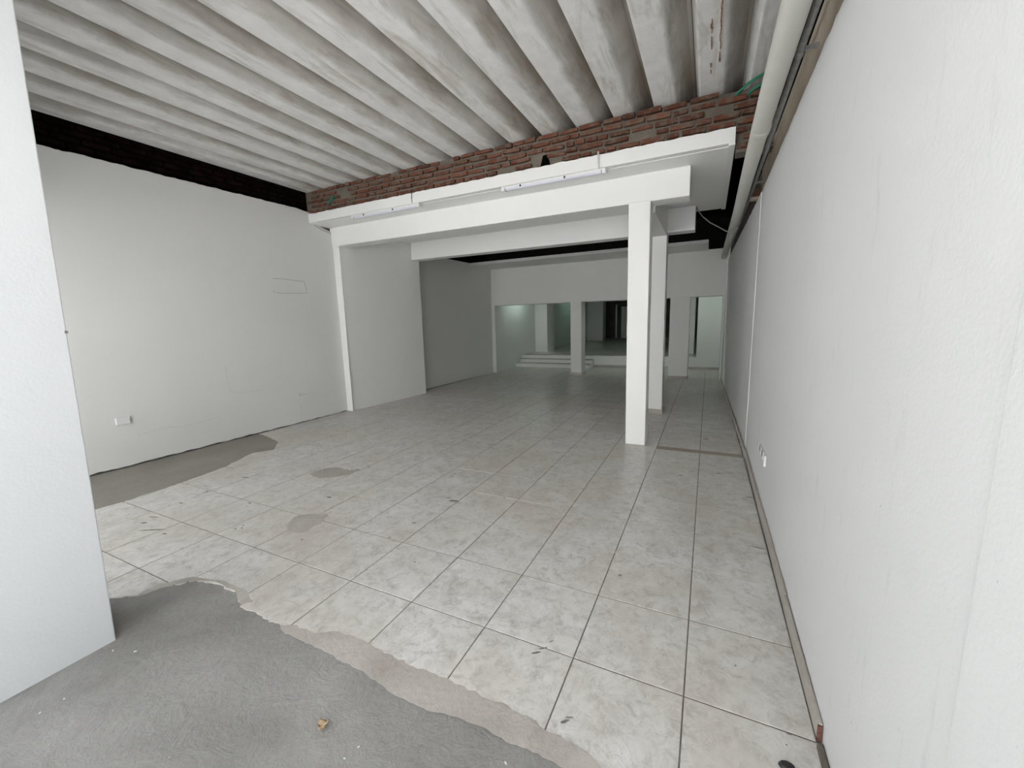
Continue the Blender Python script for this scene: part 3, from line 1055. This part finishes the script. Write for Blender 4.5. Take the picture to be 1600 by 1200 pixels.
cdt = empty('electrical_conduit', (0.345, 5.0, 2.76))
tag(cdt, 'thin grey metal conduit beside the white drain pipe', 'conduit')
path = [(0.346 - 0.008 * max(0, y_ - 5), y_, 2.758 + 0.004 * math.sin(y_)) for y_ in [0.55 + 0.45 * k for k in range(19)]]
under(cdt, MB().tube(path, 0.0165, 12).build('conduit_body', M['steel'], smooth=True))
for y in (2.62, 3.9, 5.1):
    under(cdt, MB().tube([(0.346, y - .02, 2.758), (0.346, y + .02, 2.758)], .0205, 12).build('coupling', M['steel'], smooth=True))
for y in (2.64, 4.9):
    under(cdt, MB().box(0.355, 0.424, y - .008, y + .008, 2.772, 2.79).build('strap', M['steel']))
o = MB().tube([(0.392, 0.6, 2.93), (0.392, 2.5, 2.935), (0.394, 4.5, 2.93), (0.385, 7.5, 2.93)], 0.012, 10).build('cable', M['cable'], smooth=True)
tag(o, 'dark cable running above the grey conduit along the right wall', 'cable')

wire = [(-0.235, 6.62, 3.035), (-0.215, 6.62, 2.985), (-0.14, 6.63, 2.88), (-0.04, 6.65, 2.79), (0.08, 6.67, 2.715), (0.17, 6.68, 2.655), (0.235, 6.66, 2.642), (0.285, 6.64, 2.655), (0.335, 6.60, 2.715)]
o = MB().tube(wire, .008, 8).build('hanging_wire', M['cable'], smooth=True)
tag(o, 'grey wire drooping from the slab and hooking under the drain pipe', 'wire')

# green flexible tubes
hose = [[(0.085, 4.53, 3.37), (0.11, 4.50, 3.42), (0.15, 4.47, 3.455), (0.22, 4.42, 3.485), (0.31, 4.36, 3.50), (0.40, 4.30, 3.505)],
        [(0.165, 4.53, 3.37), (0.20, 4.50, 3.41), (0.25, 4.47, 3.44), (0.32, 4.43, 3.46), (0.40, 4.38, 3.47)]]
for pth, lb in zip(hose, ('longer green flexible tube curving from the brick top to the drain pipe', 'lower green flexible tube under the longer one by the drain pipe')):
    o = MB().tube(pth, .011, 10).build('green_tube', M['green'], smooth=True)
    tag(o, lb, 'tube', 'green electrical tubes by the pipe')
o = MB().tube([(-5.28, 4.55 + SK(-5.2), 3.25), (-5.20, 4.45 + SK(-5.2), 3.30), (-5.10, 4.42 + SK(-5.1), 3.345), (-5.04, 4.41 + SK(-5.0), 3.36)], .014, 10).build('green_tube', M['green'], smooth=True)
tag(o, 'short green tube stub poking out of the brickwork at the left corner', 'tube')


# ------------------------------------------------------------------ sockets
def outlet(name, loc, rotz, w, h_, dpt, label, cat, holes=2, tilt=0.0):
    t = empty(name, loc)
    t.rotation_euler = (0, tilt, rotz)
    tag(t, label, cat)
    # local: x along the wall, -y out of the wall
    MB().box(-w / 2, w / 2, -dpt, 0, -h_ / 2, h_ / 2).build('cover_plate', M['plastic'], t, bevel=.003)
    for k in range(holes):
        x = (k - (holes - 1) / 2) * w * 0.42
        s_ = MB().box(x - w * .15, x + w * .15, -dpt - .002, -dpt + .001, -h_ * .3, h_ * .3).build('socket', M['grey'], t)
        for q in (-.012, .012):
            MB().box(x + q - .002, x + q + .002, -dpt - .003, -dpt - .0015, -.008, .008).build('slot', M['dark'], s_)
    MB().box(w * .44, w * .47, -dpt - .001, -dpt + .001, -.004, .004).build('screw', M['dark'], t)
    return t


outlet('power_outlet', (XL(2.04) + .001, 2.045, 0.525), math.pi / 2, 0.118, 0.078, 0.028, 'raised blank white outlet box low on the left wall nearest the entrance pier', 'outlet', 0)
outlet('power_outlet', (XL(4.19) + .001, 4.19, 0.440), math.pi / 2, 0.125, 0.075, 0.010, 'small white outlet low on the left wall near the corner pilaster', 'outlet')
outlet('power_outlet', (-5.505, 6.09, 0.385), math.pi / 2 - 0.07, 0.125, 0.075, 0.010, 'small white outlet on the thicker wall block between the beams', 'outlet')
outlet('power_outlet', (-2.38, 12.429, 0.215), 0, 0.12, 0.075, 0.008, 'white outlet on the low platform wall behind the middle opening, left of two', 'outlet')
outlet('power_outlet', (-2.20, 12.429, 0.215), 0, 0.12, 0.075, 0.008, 'white outlet on the low platform wall behind the middle opening, right of two', 'outlet')
# open triple box in the right wall
t = empty('outlet_box', (0.4245, 3.56, 0.425))
tag(t, 'opened white outlet box with dark cavities in the right wall', 'outlet')
for k, yy in enumerate((0.165, 0.02, -0.125)):
    fr = MB()
    fr.box(-.006, .004, yy - .062, yy + .062, .030, .038).box(-.006, .004, yy - .062, yy + .062, -.040, -.032)
    fr.box(-.006, .004, yy - .062, yy - .052, -.040, .038).box(-.006, .004, yy + .052, yy + .062, -.040, .038)
    fo = fr.build('box_rim', M['plastic'], t)
    MB().box(-.0025, .002, yy - .052, yy + .052, -.032, .030).build('cavity', M['cable'], fo)
MB().box(-.014, .002, -.190, -.184, -.042, .040).build('cover_edge', M['plastic'], t)

# ------------------------------------------------------------------ small litter on the concrete
p = px_floor(505, 1133)
mb = MB()
vv, ff = [], []
for j in range(5):
    for i in range(5):
        x, y = (i - 2) / 2, (j - 2) / 2
        r = 0.020
        zz = 0.006 + 0.010 * x * x - 0.006 * y * x + 0.005 * math.sin(5 * y + 2 * x) + random.uniform(0, .003)
        s_ = 1 - 0.35 * abs(x * y)
        vv.append((x * r * s_, y * r * 1.2 * s_, zz))
for j in range(4):
    for i in range(4):
        ff.append((j * 5 + i, j * 5 + i + 1, (j + 1) * 5 + i + 1, (j + 1) * 5 + i))
n0 = len(vv)
vv += [(a, b, c - .0016) for a, b, c in vv]
ff += [tuple(q + n0 for q in reversed(f)) for f in ff]
o = MB().add(vv, ff).build('dry_leaf', M['leaf'])
o.location = (p.x, p.y, -0.005)
o.rotation_euler = (0, 0, 0.6)
tag(o, 'crumpled dry brown leaf lying on the bare concrete', 'leaf')
MB().tube([(0.0, -.024, .004), (.004, -.034, .004), (.012, -.042, .006)], .0012, 6).build('stem', M['leaf'], o)
p = px_floor(1230, 1200)
mb = MB()
pts = [(0.026 * math.cos(a) * (1 + .1 * math.sin(3 * a)), 0.018 * math.sin(a)) for a in [2 * math.pi * k / 14 for k in range(14)]]
o = MB().prism(pts, lambda u, w, k: (u * (1 - .25 * k), w * (1 - .25 * k), .014 * k)).build('rubber_scrap', M['dark'], bevel=.002)
o.location = (p.x, p.y, 0.0)
tag(o, 'small dark rubber scrap on the tile beside the right wall', 'scrap')
